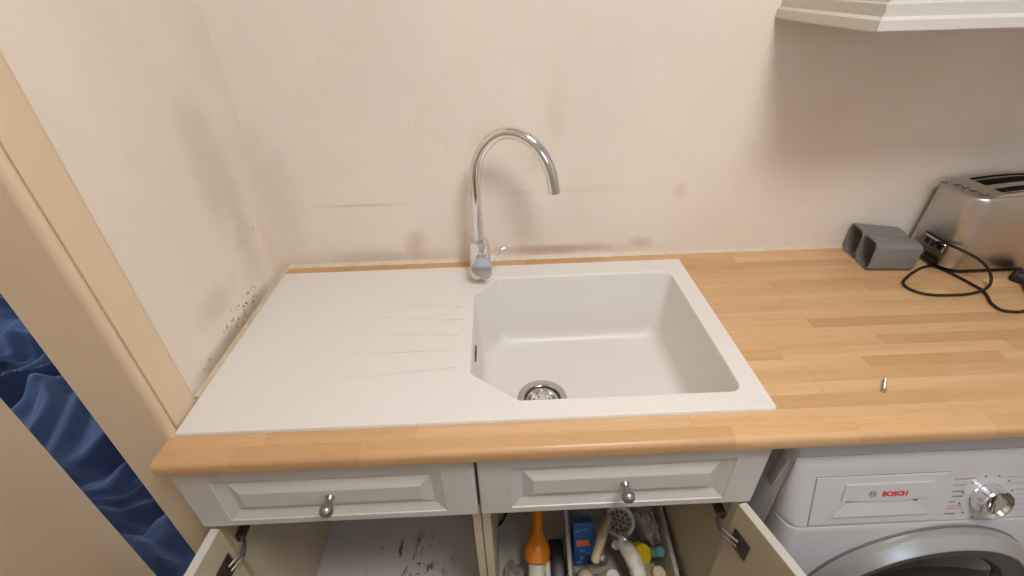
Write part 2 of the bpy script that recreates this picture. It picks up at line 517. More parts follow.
# dust sheet crumpled on the hall floor
bm = B()
NX, NY = 250, 270
grid = []
def fold(a, b, c, sharp):
    n_ = noise.noise(Vector((a, b, c)))
    return max(0.0, 1-math.sqrt(n_*n_+0.004)*sharp)
for i in range(NX+1):
    row = []
    for j in range(NY+1):
        x = -2.45+2.27*i/NX; y = -0.85+2.45*j/NY
        q = Vector((x*1.5, y*1.5, 0.3))
        wv = noise.noise_vector(q*1.1)*0.55
        ca, sa = math.cos(0.9+0.5*wv.z), math.sin(0.9+0.5*wv.z)
        u_, v_ = (x*ca+y*sa)+0.5*wv.x, (-x*sa+y*ca)+0.5*wv.y
        r1 = fold(u_*1.6, v_*4.2, 4.0, 2.6)
        r2 = fold(u_*4.5+3, v_*2.6, 9.0, 2.8)
        r3 = fold(u_*6.0, v_*9.0+5, 2.0, 2.4)
        edge = min(1, 8*min(i/NX, 1-i/NX, j/NY, 1-j/NY))
        z = 0.006+edge*(0.085*r1+0.060*r2+0.034*r3+0.035*fold(v_*5.5+7, u_*3.1, 6.0, 2.6)+0.05*max(0, noise.noise(q*0.8)))
        row.append(bm.verts.new((x+0.03*wv.y*edge, y+0.03*wv.x*edge, z)))
    grid.append(row)
for i in range(NX):
    for j in range(NY):
        bm.faces.new((grid[i][j], grid[i+1][j], grid[i+1][j+1], grid[i][j+1]))
bmesh.ops.solidify(bm, geom=bm.faces[:], thickness=0.002)
obj('dust_sheet', bm, M['sheet'], label='crumpled blue cotton dust sheet on the floor beyond the doorway', cat='dust sheet', smooth=60)

# ceiling lamp over the camera (out of frame): the room's light
lx, ly, lz = LAMP_POS
t = thing('ceiling_lamp', (lx, ly, RZ), 'round white ceiling lamp above the middle of the kitchen', 'lamp')
bm = B(); lathe(bm, [(0.252, 0), (0.252, -0.02), (0.242, -0.03)], (lx, ly, RZ-0.0005), n=40); obj('lamp_base', bm, M['ceiling'], t, smooth=40)
bm = B(); lathe(bm, [(0.240, -0.031), (0.236, -0.05), (0.19, -0.075), (0.12, -0.09), (0.01, -0.095)], (lx, ly, RZ), n=40); obj('lamp_shade', bm, M['lamp'], t, smooth=60)

# ------------------------------------------------------------------ worktop of beech staves
WF, WZT, WZB = -0.6, 0.900, 0.872
WX0, WX1 = 0.0015, 2.347
CX0, CX1, CY0, CY1 = 0.04, 0.99, -0.54, -0.09         # cut-out for the sink
wt = thing('worktop', (1.2, -0.3, WZB), 'long beech block kitchen worktop with a rounded front edge', 'worktop')
tones = [srgb(*c) for c in ((221, 181, 135), (215, 174, 128), (224, 186, 141), (209, 167, 120), (218, 178, 131), (214, 175, 131), (222, 183, 138), (204, 162, 115))]
rows = 20
for r in range(rows):
    y1 = -0.0015-(r*0.6/rows) if r == 0 else -(r*0.6/rows); y0 = -((r+1)*0.6/rows)
    spans = []
    if y0 >= CY0-1e-6 and y1 <= CY1+1e-6:
        spans = [(WX0, CX0), (CX1, WX1)]
    else:
        spans = [(WX0, WX1)]
    for a, bb in spans:
        x = a
        first = True
        while x < bb-1e-6:
            ln = random.uniform(0.18, 0.46)
            if first: ln *= random.uniform(0.3, 1.0)
            first = False
            xe = x+ln
            if bb-xe < 0.12: xe = bb
            g = 0.00012
            bm = B()
            if r == rows-1:
                prof = [(y1-g, WZB), (y1-g, WZT)]
                for k in range(7):
                    an = PI/2*k/6
                    prof.append((y0+0.010-0.010*math.sin(an), WZT-0.010+0.010*math.cos(an)))
                for k in range(4):
                    an = PI/2*k/3
                    prof.append((y0+0.004-0.004*math.cos(an), WZB+0.004-0.004*math.sin(an)))
                prism_x(bm, prof, x+g, xe-g)
                sm = 40
            else:
                zt = WZT+random.uniform(-0.00006, 0.0)
                c_ = 0.00025
                loft(bm, [[(x+g, y0+g, WZB), (xe-g, y0+g, WZB), (xe-g, y1-g, WZB), (x+g, y1-g, WZB)],
                          [(x+g, y0+g, zt-c_), (xe-g, y0+g, zt-c_), (xe-g, y1-g, zt-c_), (x+g, y1-g, zt-c_)],
                          [(x+g+c_, y0+g+c_, zt), (xe-g-c_, y0+g+c_, zt), (xe-g-c_, y1-g-c_, zt), (x+g+c_, y1-g-c_, zt)]])
                sm = None
            tc = random.choice(tones); k = random.uniform(0.96, 1.04)
            obj('stave', bm, M['beech'], wt, smooth=sm, color=tuple(min(1, v*k) for v in tc[:3])+(1,))
            x = xe

# sealant lines
t = thing('trim_5', (1.1, -0.002, WZT), None, None, kind='structure')
bm = B(); prism_x(bm, [(-0.0005, WZT+0.0003), (-0.0075, WZT+0.0003), (-0.004, WZT+0.004), (-0.0005, WZT+0.009)], 0.006, 2.34); obj('sealant', bm, M['caulk'], t)
t = thing('trim_6', (0.004, -0.25, WZT), None, None, kind='structure')
bm = B()
loops = []
for i in range(33):
    y = -0.006-i*(0.452/32)
    w = 0.0080+0.0012*noise.noise(Vector((0, y*40, 0))); h = 0.006+0.002*noise.noise(Vector((4, y*30, 0)))
    loops.append([(0.0004, y, WZT+0.0003), (w, y, WZT+0.0003), (w*0.7, y, WZT+h*0.35), (w*0.35, y, WZT+h*0.7), (0.0004, y, WZT+h)])
loft(bm, loops)
obj('sealant', bm, M['caulk_dirty'], t, smooth=60)

# ------------------------------------------------------------------ sink
SX0, SX1, SY0, SY1 = 0.0125, 1.012, -0.544, -0.044
SZ = 0.908
sk = thing('sink', (0.51, -0.29, WZT), 'white composite inset sink with a ribbed drainer on its left', 'sink')
BOWL = [(0.972, -0.101), (0.546, -0.102), (0.4915, -0.178), (0.4915, -0.432), (0.580, -0.5045), (0.975, -0.5045)]
RADS = [0.022, 0.012, 0.012, 0.012, 0.012, 0.022]
DRAIN = (0.640, -0.320)
def bowl_loop(inset, z, rscale=1.0, k=6):
    n = len(BOWL); pts = [Vector(p) for p in BOWL]
    ins = []
    for i in range(n):
        a, p, c = pts[i-1], pts[i], pts[(i+1) % n]
        d1 = (p-a).normalized(); d2 = (c-p).normalized()
        n1 = Vector((-d1.y, d1.x)); n2 = Vector((-d2.y, d2.x))   # outline runs counter-clockwise: left is inside
        bis = (n1+n2).normalized()
        ins.append(p+bis*(inset/max(0.2, bis.dot(n1))))
    out = []
    for i in range(n):
        a, p, c = ins[i-1], ins[i], ins[(i+1) % n]
        r = max(0.002, RADS[i]*rscale)
        u, v = (a-p).normalized(), (c-p).normalized()
        ang = u.angle(v); tl = r/math.tan(ang/2)
        s, e = p+u*tl, p+v*tl
        cen = p+(u+v).normalized()*(r/math.sin(ang/2))
        a0 = math.atan2(s.y-cen.y, s.x-cen.x); a1 = math.atan2(e.y-cen.y, e.x-cen.x)
        da = (a1-a0+PI) % (2*PI)-PI
        for q in range(k+1):
            t_ = a0+da*q/k
            out.append((cen.x+r*math.cos(t_), cen.y+r*math.sin(t_), z))
    return out
GROOVES = [((0.26, -0.181), (0.467, -0.219)), ((0.246, -0.241), (0.470, -0.267)), ((0.229, -0.302), (0.468, -0.317)),
           ((0.217, -0.366), (0.467, -0.364)), ((0.182, -0.438), (0.464, -0.415))]
bm = B()
ZF = 0.716
inner = [bowl_loop(0, SZ)]
for i in range(1, 5):
    a = PI/2*i/4
    inner.append(bowl_loop(0.003*(1-math.cos(a)) if False else 0.003*math.sin(a)*0.9, SZ-0.004*(1-math.cos(a)), 1.0))
inner.append(bowl_loop(0.0045, SZ-0.02, 1.1))
FR = 0.034
inner.append(bowl_loop(0.010, ZF+FR, 1.4))
for i in range(1, 6):
    a = PI/2*i/5
    inner.append(bowl_loop(0.010+FR*(1-math.cos(a)), ZF+FR-FR*math.sin(a), 1.5+0.5*i/5))
rings = loft(bm, inner, False, False)
dr = [bm.verts.new((DRAIN[0]+0.045*math.cos(2*PI*i/32), DRAIN[1]+0.045*math.sin(2*PI*i/32), ZF-0.001)) for i in range(32)]
ed = [bm.edges.new((dr[i], dr[(i+1) % 32])) for i in range(32)]
last = rings[-1]
eb = [bm.edges.get((last[i], last[(i+1) % len(last)])) for i in range(len(last))]
bmesh.ops.triangle_fill(bm, use_beauty=True, use_dissolve=False, edges=ed+eb, normal=(0, 0, 1))
# rim
outer_pts = rrect(SX0, SX1, SY0, SY1, 0.004, 3)
orims = [[(x, y, WZT+0.0002) for x, y in outer_pts], [(x, y, SZ-0.002) for x, y in outer_pts],
         [(x, y, SZ-0.0006) for x, y in rrect(SX0+0.0006, SX1-0.0006, SY0+0.0006, SY1-0.0006, 0.004, 3)],
         [(x, y, SZ) for x, y in rrect(SX0+0.002, SX1-0.002, SY0+0.002, SY1-0.002, 0.004, 3)]]
org = loft(bm, orims, False, False)
top = org[-1]
edges = [bm.edges.get((top[i], top[(i+1) % len(top)])) for i in range(len(top))]
first = rings[0]
edges += [bm.edges.get((first[i], first[(i+1) % len(first)])) for i in range(len(first))]
for (p0, p1) in GROOVES:
    a, c = Vector(p0), Vector(p1)
    d = (c-a).normalized(); nn = Vector((-d.y, d.x))
    K = 10
    left, right, mid = [], [], []
    for i in range(K+1):
        q = a+(c-a)*(i/K); w = 0.0009+0.0018*(i/K)
        dep = 0.0003+0.0022*i/K
        left.append(bm.verts.new((q.x+nn.x*w, q.y+nn.y*w, SZ)))
        right.append(bm.verts.new((q.x-nn.x*w, q.y-nn.y*w, SZ)))
        mid.append(bm.verts.new((q.x+nn.x*w*0.85, q.y+nn.y*w*0.85, SZ-dep)))
    for i in range(K):
        bm.faces.new((left[i], left[i+1], mid[i+1], mid[i]))
        bm.faces.new((mid[i], mid[i+1], right[i+1], right[i]))
    bm.faces.new((left[0], mid[0], right[0])); bm.faces.new((left[K], right[K], mid[K]))
    loop = left+right[::-1]
    for i in range(len(loop)):
        edges.append(bm.edges.get((loop[i], loop[(i+1) % len(loop)])))
bmesh.ops.triangle_fill(bm, use_beauty=True, use_dissolve=False, edges=edges, normal=(0, 0, 1))
# outside of the bowl, seen only from inside the cabinet
out_l = [bowl_loop(-0.006, WZT-0.001), bowl_loop(-0.002, SZ-0.03), bowl_loop(0.004, ZF+0.02, 1.3), bowl_loop(0.024, ZF-0.007, 1.5)]
orr = loft(bm, out_l, False, False)
dr2 = [bm.verts.new((DRAIN[0]+0.0455*math.cos(2*PI*i/32), DRAIN[1]+0.0455*math.sin(2*PI*i/32), ZF-0.007)) for i in range(32)]
e2 = [bm.edges.new((dr2[i], dr2[(i+1) % 32])) for i in range(32)]
lb = orr[-1]
bmesh.ops.triangle_fill(bm, use_beauty=True, use_dissolve=False, edges=e2+[bm.edges.get((lb[i], lb[(i+1) % len(lb)])) for i in range(len(lb))], normal=(0, 0, -1))
basin = obj('basin', bm, M['sink'], sk, smooth=28)
for p_ in basin.data.polygons:
    if p_.normal.z > 0.9999: p_.use_smooth = False
# waste: flange, strainer basket, knob, trap
bm = B(); lathe(bm, [(0.0565, 0.0005), (0.056, 0.0022), (0.050, 0.0030), (0.042, 0.0016), (0.0395, -0.004), (0.0385, -0.020), (0.0385, -0.030)], (DRAIN[0], DRAIN[1], ZF), n=48, cap0=False, cap1=True)
wf = obj('waste_flange', bm, M['steel'], sk, label='polished steel waste ring', smooth=35)
bm = B(); lathe(bm, [(0.0355, -0.006), (0.0365, -0.003), (0.0345, -0.002), (0.031, -0.006), (0.028, -0.015), (0.017, -0.017), (0.012, -0.012), (0.009, -0.004), (0.010, -0.001), (0.007, 0.0015), (0.001, 0.002)], (DRAIN[0], DRAIN[1], ZF), n=40, cap0=False)
obj('strainer_basket', bm, M['chrome'], wf, smooth=35)
bm = B()
for i in range(10):
    a = 2*PI*i/10
    lathe(bm, [(0.0022, 0), (0.0022, 0.0006)], (DRAIN[0]+0.0225*math.cos(a), DRAIN[1]+0.0225*math.sin(a), ZF-0.0161), n=10)
obj('strainer_hole', bm, M['dark'], wf)
bm = B(); tube(bm, spline([(DRAIN[0], DRAIN[1], ZF-0.031), (DRAIN[0], DRAIN[1], 0.60), (DRAIN[0], DRAIN[1], 0.52), (DRAIN[0]+0.01, DRAIN[1]+0.04, 0.485), (DRAIN[0]+0.01, DRAIN[1]+0.08, 0.52), (DRAIN[0]+0.01, DRAIN[1]+0.12, 0.56), (DRAIN[0]+0.01, DRAIN[1]+0.20, 0.56), (DRAIN[0]+0.01, -0.05, 0.55)], 5), 0.021, 14)
obj('waste_pipe', bm, M['white'], sk, smooth=50)
# overflow slot in the left wall of the bowl
bm = B(); om = Matrix.Translation((0.4985, -0.328, 0.866)) @ Matrix.Rotation(PI/2, 4, 'Y')
loops = []
for (s, h) in ((1.0, -0.003), (1.0, 0.0007), (0.93, 0.0012), (0.80, 0.0007)):
    loops.append([om @ Vector((y*s*0.5, x*s, h)) for x, y in rrect(-0.024, 0.024, -0.014, 0.014, 0.013, 5)])
loft(bm, loops, True, False)
of = obj('overflow_ring', bm, M['darksteel'], sk, smooth=40)
bm = B(); loft(bm, [[om @ Vector((y*0.4, x*0.8, h)) for x, y in rrect(-0.024, 0.024, -0.014, 0.014, 0.013, 5)] for h in (0.0, 0.0006)])
obj('overflow_slot', bm, M['dark'], of)

# ------------------------------------------------------------------ tap
TX, TY = 0.507, -0.088
tp = thing('tap', (TX, TY, SZ), 'chrome swan-neck mixer tap behind the sink bowl', 'tap')
bm = B(); lathe(bm, [(0.0275, 0.0003), (0.0275, 0.004), (0.0255, 0.006), (0.0243, 0.008), (0.0243, 0.092), (0.0236, 0.096), (0.0215, 0.098), (0.0145, 0.0985)], (TX, TY, SZ), n=40)
obj('tap_body', bm, M['chrome'], tp, smooth=35)
th = math.radians(20)
sv = Vector((math.cos(th), -math.sin(th), 0))
path = [(0, 0.990), (0, 1.05), (0.0, 1.10), (0.0, 1.14), (0.004, 1.176), (0.014, 1.205), (0.031, 1.231), (0.057, 1.252), (0.088, 1.259), (0.118, 1.251), (0.143, 1.232), (0.161, 1.206), (0.171, 1.180), (0.1755, 1.160), (0.1775, 1.1475)]
bm = B(); pp = spline([Vector((TX, TY, 0))+sv*s+Vector((0, 0, z)) for s, z in path], 6)
tube(bm, pp, 0.0128, 24)
obj('spout', bm, M['chrome'], tp, smooth=40)
e1 = pp[-1]; dd = (pp[-1]-pp[-4]).normalized()
bm = B(); lathe(bm, [(0.0128, 0.0001), (0.0136, 0.001), (0.0136, 0.006), (0.0125, 0.0072), (0.0105, 0.0072), (0.0100, 0.003), (0.001, 0.003)], e1, dd, 28)
obj('aerator', bm, M['chrome'], tp, smooth=35)
# valve on the front of the body with a pin lever
vz = 0.932
vax = Vector((0.10, -0.87, 0.47)).normalized()
bm = B(); lathe(bm, [(0.0195, 0.010), (0.0195, 0.028), (0.0250, 0.030), (0.0256, 0.032), (0.0256, 0.052), (0.0240, 0.055), (0.0220, 0.056), (0.001, 0.0565)], (TX, TY, vz), vax, 40)
va = obj('valve', bm, M['chrome'], tp, smooth=15)
l0 = Vector((TX, TY, vz))+vax*0.042
ld = Vector((0.78, 0.26, 0.57)).normalized()
bm = B(); tube(bm, [l0+ld*0.020, l0+ld*0.03, l0+ld*0.070, l0+ld*0.072], [0.0052, 0.0052, 0.0048, 0.0038], 14)
obj('lever', bm, M['chrome'], tp, smooth=40)

# ------------------------------------------------------------------ base cabinets
def fielded_panel(bm, x0, x1, z0, z1, yb, yf, side, mat=None, top=0.022, bot=0.018):
    """a slab with eased edges and a routed frame round a raised field; front towards -Y"""
    d = 0.0085
    def R(i, y, il=None, it=None, ib=None):
        il = i if il is None else il
        it = i if it is None else it
        ib = i if ib is None else ib
        return [(x0+il, y, z0+ib), (x1-il, y, z0+ib), (x1-il, y, z1-it), (x0+il, y, z1-it)]
    loops = [R(0, yb), R(0, yf+0.004), R(0.001, yf+0.0015), R(0.004, yf), 
             R(0, yf, side, top, bot), R(0, yf+0.002, side+0.001, top+0.001, bot+0.001),
             R(0, yf+d, side+0.019, top+0.019, bot+0.019), R(0, yf+d, side+0.021, top+0.021, bot+0.021),
             R(0, yf+0.001, side+0.037, top+0.037, bot+0.037), R(0, yf, side+0.040, top+0.040, bot+0.040)]
    if mat is not None:
        loops = [[mat @ Vector(p) for p in L] for L in loops]
    loft(bm, loops)

def cabinet(x0, x1, hinge, label, door_ang, pivot):
    t = thing('base_cabinet', ((x0+x1)/2, -0.3, 0), label, 'cabinet', 'white sink base cabinets')
    yb, yf = -0.012, -0.563
    for a, bb in ((x0, x0+0.016), (x1-0.016, x1)):
        bm = B(); box(bm, a, bb, yf, yb, 0.0, 0.699 if 0.4 < a < 0.6 else 0.8715, 0.0005, 1); obj('side_panel', bm, M['carcass'], t)
    bm = B(); box(bm, x0+0.0165, x1-0.0165, yf, yb-0.008, 0.150, 0.166); obj('cabinet_floor', bm, M['cabfloor'], t)
    bm = B(); box(bm, x0+0.0165, x1-0.0165, yb-0.007, yb, 0.10, 0.70); obj('back_panel', bm, M['carcass_white'], t)
    bm = B(); box(bm, x0+0.0165, x1-0.0165, -0.52, -0.502, 0.0, 0.149); obj('plinth', bm, M['cab'], t)
    bm = B(); box(bm, x0+0.0165, x1-0.0165, yf, yf+0.016, 0.700, 0.716); obj('rail', bm, M['carcass'], t)
    # dummy drawer front
    bm = B(); fielded_panel(bm, x0+0.0015, x1-0.0015, 0.703, 0.858, yf-0.002, yf-0.022, 0.056)
    df = obj('drawer_front', bm, M['cab'], t)
    kx = (x0+x1)/2-0.003 if hinge == 'left' else (x0+x1)/2+0.007
    bm = B(); lathe(bm, [(0.0075, 0.0), (0.0075, 0.002), (0.0048, 0.005), (0.0045, 0.010), (0.0070, 0.014), (0.0105, 0.019), (0.0118, 0.0245), (0.0105, 0.030), (0.0066, 0.0335), (0.001, 0.035)], (kx, yf-0.0222, 0.779), (0, -1, -0.05), 24)
    obj('knob', bm, M['pewter'], df, smooth=45)
    # door, swung open
    s = 1 if hinge == 'left' else -1
    dmx = Matrix.Translation(pivot) @ Matrix.Rotation(math.radians(door_ang), 4, 'Z')
    bm = B()
    wd = 0.492
    if hinge == 'left':
        fielded_panel(bm, 0.0, wd, 0.155, 0.695, 0.0, -0.018, 0.062, dmx, 0.06, 0.06)
    else:
        fielded_panel(bm, -wd, 0.0, 0.155, 0.695, 0.0, -0.018, 0.062, dmx, 0.06, 0.06)
    d = obj('door', bm, M['inner'], t, smooth=20)
    bm = B()
    xa, xb = (0.0005, wd-0.0005) if s > 0 else (-wd+0.0005, -0.0005)
    box(bm, xa, xb, -0.0165, -0.0005, 0.6952, 0.6962, mat=dmx)
    obj('edge_band', bm, M['cab'], d)
    kx = (wd-0.04)*s
    bm = B(); lathe(bm, [(0.0075, 0.0), (0.0048, 0.005), (0.0045, 0.012), (0.0112, 0.022), (0.0125, 0.028), (0.0112, 0.034), (0.001, 0.0395)], dmx @ Vector((kx, -0.0182, 0.60)), dmx.to_3x3() @ Vector((0, -1, 0)), 20)
    obj('knob', bm, M['pewter'], d, smooth=45)
    # sprung hinges: cup plate on the door, arm to the side panel
    xs = x0+0.0165 if s > 0 else x1-0.0165
    for hz in (0.615, 0.245):
        bm = B()
        box(bm, min(0.012*s, 0.052*s), max(0.012*s, 0.052*s), 0.0004, 0.003, hz-0.024, hz+0.024, 0.001, 1, mat=dmx)
        lathe(bm, [(0.0165, 0.001), (0.0165, 0.0045), (0.0135, 0.0048), (0.012, 0.002)], dmx @ Vector((0.030*s, 0, hz)), dmx.to_3x3() @ Vector((0, 1, 0)), 20)
        hg = obj('hinge', bm, M['darksteel'], d, smooth=35)
        bm = B()
        q0 = dmx @ Vector((0.030*s, 0.006, hz)); q1 = Vector((xs+0.016*s, yf+0.006, hz)); q2 = Vector((xs+0.011*s, yf+0.05, hz))
        for dz in (-0.007, 0.007):
            u = Vector((0, 0, dz))
            tube(bm, spline([q0+u, (q0+q1)/2+Vector((0.010*s, 0, 0))+u, q1+u], 5), 0.0028, 8)
        obj('link_arm', bm, M['steel'], hg, smooth=50)
        bm = B()
        box(bm, min(xs+0.0005*s, xs+0.0135*s), max(xs+0.0005*s, xs+0.0135*s), yf+0.004, yf+0.075, hz-0.010, hz+0.010, 0.002, 1)
        obj('mounting_arm', bm, M['darksteel'], hg)
    return t
cab_l = cabinet(0.0025, 0.5015, 'left', 'white base cabinet by the doorway, door open and standing empty', -94.0, (0.0300, -0.584, 0))
cab_r = cabinet(0.5035, 1.0015, 'right', 'white base cabinet beside the washing machine, full of cleaning things', 90+17.0, (0.9800, -0.584, 0))

# ------------------------------------------------------------------ things in the right cabinet
FZ = 0.1662
# storage tray
TZ = 0.285
def tray_rect(i, z, sh=0.0):
    return [(0.697+i, -0.535+i, z), (0.958-i, -0.535+i, z), (0.977-i, -0.265-i, z), (0.714+i, -0.265-i, z)]
bm = B()
loft(bm, [tray_rect(0.020, FZ+0.0005), tray_rect(0.0, TZ-0.004), tray_rect(-0.005, TZ-0.002), tray_rect(-0.005, TZ), tray_rect(0.004, TZ), tray_rect(0.022, FZ+0.004)])
tr = obj('storage_tray', bm, M['tray'], label='shallow off-white plastic storage tray holding the jumbled cleaning things', cat='tray')
# orange bottle
ob = thing('cleaner_bottle', (0.630, -0.40, FZ), 'orange plastic bottle with a long neck and pale label in the cabinet', 'bottle')
ba = Vector((0.05, 0.55, 0.42)).normalized(); b0 = Vector((0.614, -0.516, 0.192))
bm = B(); lathe(bm, [(0.016, 0.0), (0.021, 0.004), (0.022, 0.02), (0.022, 0.085)], b0, ba, 28); obj('label_band', bm, M['white'], ob, smooth=40)
bm = B(); lathe(bm, [(0.0222, 0.0855), (0.031, 0.092), (0.034, 0.105), (0.034, 0.120), (0.030, 0.134), (0.020, 0.145), (0.016, 0.160), (0.0155, 0.25), (0.013, 0.254)], b0, ba, 28); obj('bottle_neck', bm, M['orange'], ob, smooth=40)
# white spatula beside it
bm = B(); tube(bm, [(0.650, -0.44, 0.245), (0.648, -0.455, 0.235), (0.650, -0.49, 0.20), (0.652, -0.515, 0.180)], [0.004, 0.008, 0.007, 0.009], 10)
obj('plastic_scraper', bm, M['white'], label='slim white plastic scraper leaning against the orange bottle', cat='scraper', smooth=50)
# dark scouring block
sb = thing('scrubbing_block', (0.678, -0.40, FZ), 'black scrubbing block with white striped end beside the tray', 'scrubber')
sm_ = Matrix.Translation((0.676, -0.435, 0.214)) @ Matrix.Rotation(math.radians(12), 4, 'X')
bm = B(); box(bm, -0.021, 0.017, -0.045, 0.05, -0.026, 0.035, 0.005, mat=sm_); obj('block', bm, M['black'], sb, smooth=40)
for k in range(3):
    bm = B(); box(bm, -0.0155, 0.0155, -0.085+k*0.013, -0.077+k*0.013, -0.024, 0.018, 0.002, mat=sm_); obj('stripe', bm, M['white'], sb)
bm = B(); box(bm, -0.014, 0.014, -0.083, -0.044, -0.023, 0.015, 0.001, mat=sm_); obj('core', bm, M['black'], sb)
# black flex on the cabinet floor behind
bm = B(); tube(bm, spline([(0.522, -0.30, 0.175), (0.535, -0.31, 0.22), (0.55, -0.305, 0.262), (0.565, -0.29, 0.255), (0.59, -0.27, 0.21), (0.61, -0.255, 0.172)], 6), 0.004, 8)
obj('black_cable', bm, M['rubber'], label='short black cable end sticking up at the back of the cabinet', cat='cable', smooth=60)
# blue carton
bx = thing('carton', (0.75, -0.39, FZ), 'blue cardboard carton with orange print standing in the tray', 'box')
cm = Matrix.Translation((0.749, -0.395, 0.236)) @ Matrix.Rotation(math.radians(-34), 4, 'X') @ Matrix.Rotation(math.radians(2), 4, 'Z')
bm = B(); box(bm, -0.028, 0.028, -0.020, 0.020, -0.048, 0.062, 0.0012, 1, mat=cm); cbx = obj('box', bm, M['blue'], bx)
bm = B(); box(bm, -0.021, 0.014, -0.0206, -0.0200, 0.000, 0.016, mat=cm); obj('print_patch', bm, M['orangeprint'], bx)
bm = B(); lathe(bm, [(0.004, 0), (0.004, 0.0006)], cm @ Vector((-0.008, -0.0200, -0.03)), cm.to_3x3() @ Vector((0, -1, 0)), 12); obj('print_dot', bm, M['orangeprint'], bx)
for k, (u, w) in enumerate(((-0.018, 0.040), (0.004, 0.044), (-0.006, -0.012), (0.010, -0.020), (-0.016, -0.042))):
    bm = B(); box(bm, u-0.006, u+0.007, -0.0205, -0.0200, w-0.002, w+0.002, mat=cm); obj('print_line', bm, M['teal'], bx)
# white lump below the carton
bm = B(); lathe(bm, [(0.004, 0), (0.014, 0.003), (0.019, 0.012), (0.019, 0.026), (0.012, 0.034), (0.002, 0.036)], (0.742, -0.470, 0.215), (0.0, -0.6, 0.8), 20)
obj('bottle_cap', bm, M['cream'], label='pale rounded bottle cap below the blue carton', cat='cap', smooth=50)
# round white brush with grey bristles and a long pale handle
bs = thing('dish_brush', (0.856, -0.33, FZ), 'round white scrubbing brush with grey bristles at the back of the tray', 'brush')
bdir = Vector((-0.25, -0.50, 0.82)).normalized(); bc = Vector((0.855, -0.356, 0.262))
bm = B(); lathe(bm, [(0.028, -0.05), (0.036, -0.03), (0.042, -0.010), (0.042, 0.004), (0.039, 0.008), (0.033, 0.008), (0.031, 0.002), (0.030, -0.004)], bc, bdir, 36); obj('brush_head', bm, M['white'], bs, smooth=40)
bu, bv, _ = frame_of(bdir)
bm = B()
for k in range(19):
    if k == 0: rr, aa = 0, 0
    elif k < 7: rr, aa = 0.0125, 2*PI*k/6
    else: rr, aa = 0.0235, 2*PI*k/12
    lathe(bm, [(0.0046, -0.003), (0.0050, 0.004), (0.0036, 0.006)], bc+bu*(rr*math.cos(aa))+bv*(rr*math.sin(aa)), bdir, 8)
obj('bristles', bm, M['bristle'], bs, smooth=40, kind='stuff')
bm = B(); tube(bm, [(0.821, -0.357, 0.292), (0.818, -0.362, 0.293), (0.785, -0.428, 0.288), (0.765, -0.468, 0.282), (0.763, -0.472, 0.280)], [0.007, 0.0135, 0.0125, 0.0115, 0.006], 12)
obj('wooden_handle', bm, M['cream'], label='pale stick handle leaning across the tray below the round brush', cat='handle', smooth=50)
# yellow cap / tape roll
yr = thing('yellow_bottle', (0.885, -0.42, FZ), 'squat bottle with a bright yellow lid in the tray', 'bottle')
yd = Vector((0.25, -0.62, 0.70)).normalized(); yc = Vector((0.880, -0.402, 0.205))
bm = B(); lathe(bm, [(0.020, -0.02), (0.024, 0.0), (0.026, 0.03), (0.024, 0.038)], yc, yd, 28); obj('bottle_body', bm, M['bristle'], yr, smooth=40)
bm = B(); lathe(bm, [(0.0265, 0.039), (0.0275, 0.041), (0.0275, 0.062), (0.0255, 0.066), (0.001, 0.067)], yc, yd, 28); obj('lid', bm, M['yellow'], yr, smooth=40)
# polythene bag
bm = B()
bmesh.ops.create_icosphere(bm, subdivisions=4, radius=1.0)
for v in bm.verts:
    k = 1+0.34*noise.noise(v.co*1.9)+0.16*noise.noise(v.co*5.1)
    v.co = Vector((0.929+v.co.x*0.027*k+v.co.y*-0.012, -0.352+v.co.y*0.058*k, 0.243+v.co.z*0.048*k))
obj('polythene_bag', bm, M['bag'], label='crumpled cloudy polythene bag at the right of the tray', cat='bag', smooth=25)
bm = B(); lathe(bm, [(0.012, 0), (0.014, 0.004), (0.014, 0.03), (0.012, 0.034)], (0.928, -0.432, 0.240), (0.3, -0.3, 0.6), 20)
obj('teal_cap', bm, M['teal'], label='small teal screw cap next to the polythene bag', cat='cap', smooth=40)
# crumpled foil tube
bm = B()
tp_pts = spline([(0.826, -0.420, 0.262), (0.845, -0.432, 0.282), (0.858, -0.455, 0.285), (0.868, -0.485, 0.272), (0.872, -0.512, 0.255)], 5)
rr = [0.010+0.010*min(1, i/8)+0.003*noise.noise(Vector((i*0.7, 0, 0))) for i in range(len(tp_pts))]
tube(bm, tp_pts, rr, 14)
for v in bm.verts: v.co += noise.noise_vector(v.co*90)*0.0035
obj('paste_tube', bm, M['white'], label='crumpled white squeeze tube lying over the front of the tray', cat='tube', smooth=40)
bm = B()
bmesh.ops.create_icosphere(bm, subdivisions=3, radius=1.0)
for v in bm.verts:
    k = 1+0.5*noise.noise(v.co*2.6)
    v.co = Vector((0.846, -0.420, 0.296))+Vector((v.co.x*0.011*k, v.co.y*0.010*k, v.co.z*0.009*k))
obj('foil_ball', bm, M['foil'], label='little scrunched ball of silver foil on the squeeze tube', cat='foil', smooth=20)
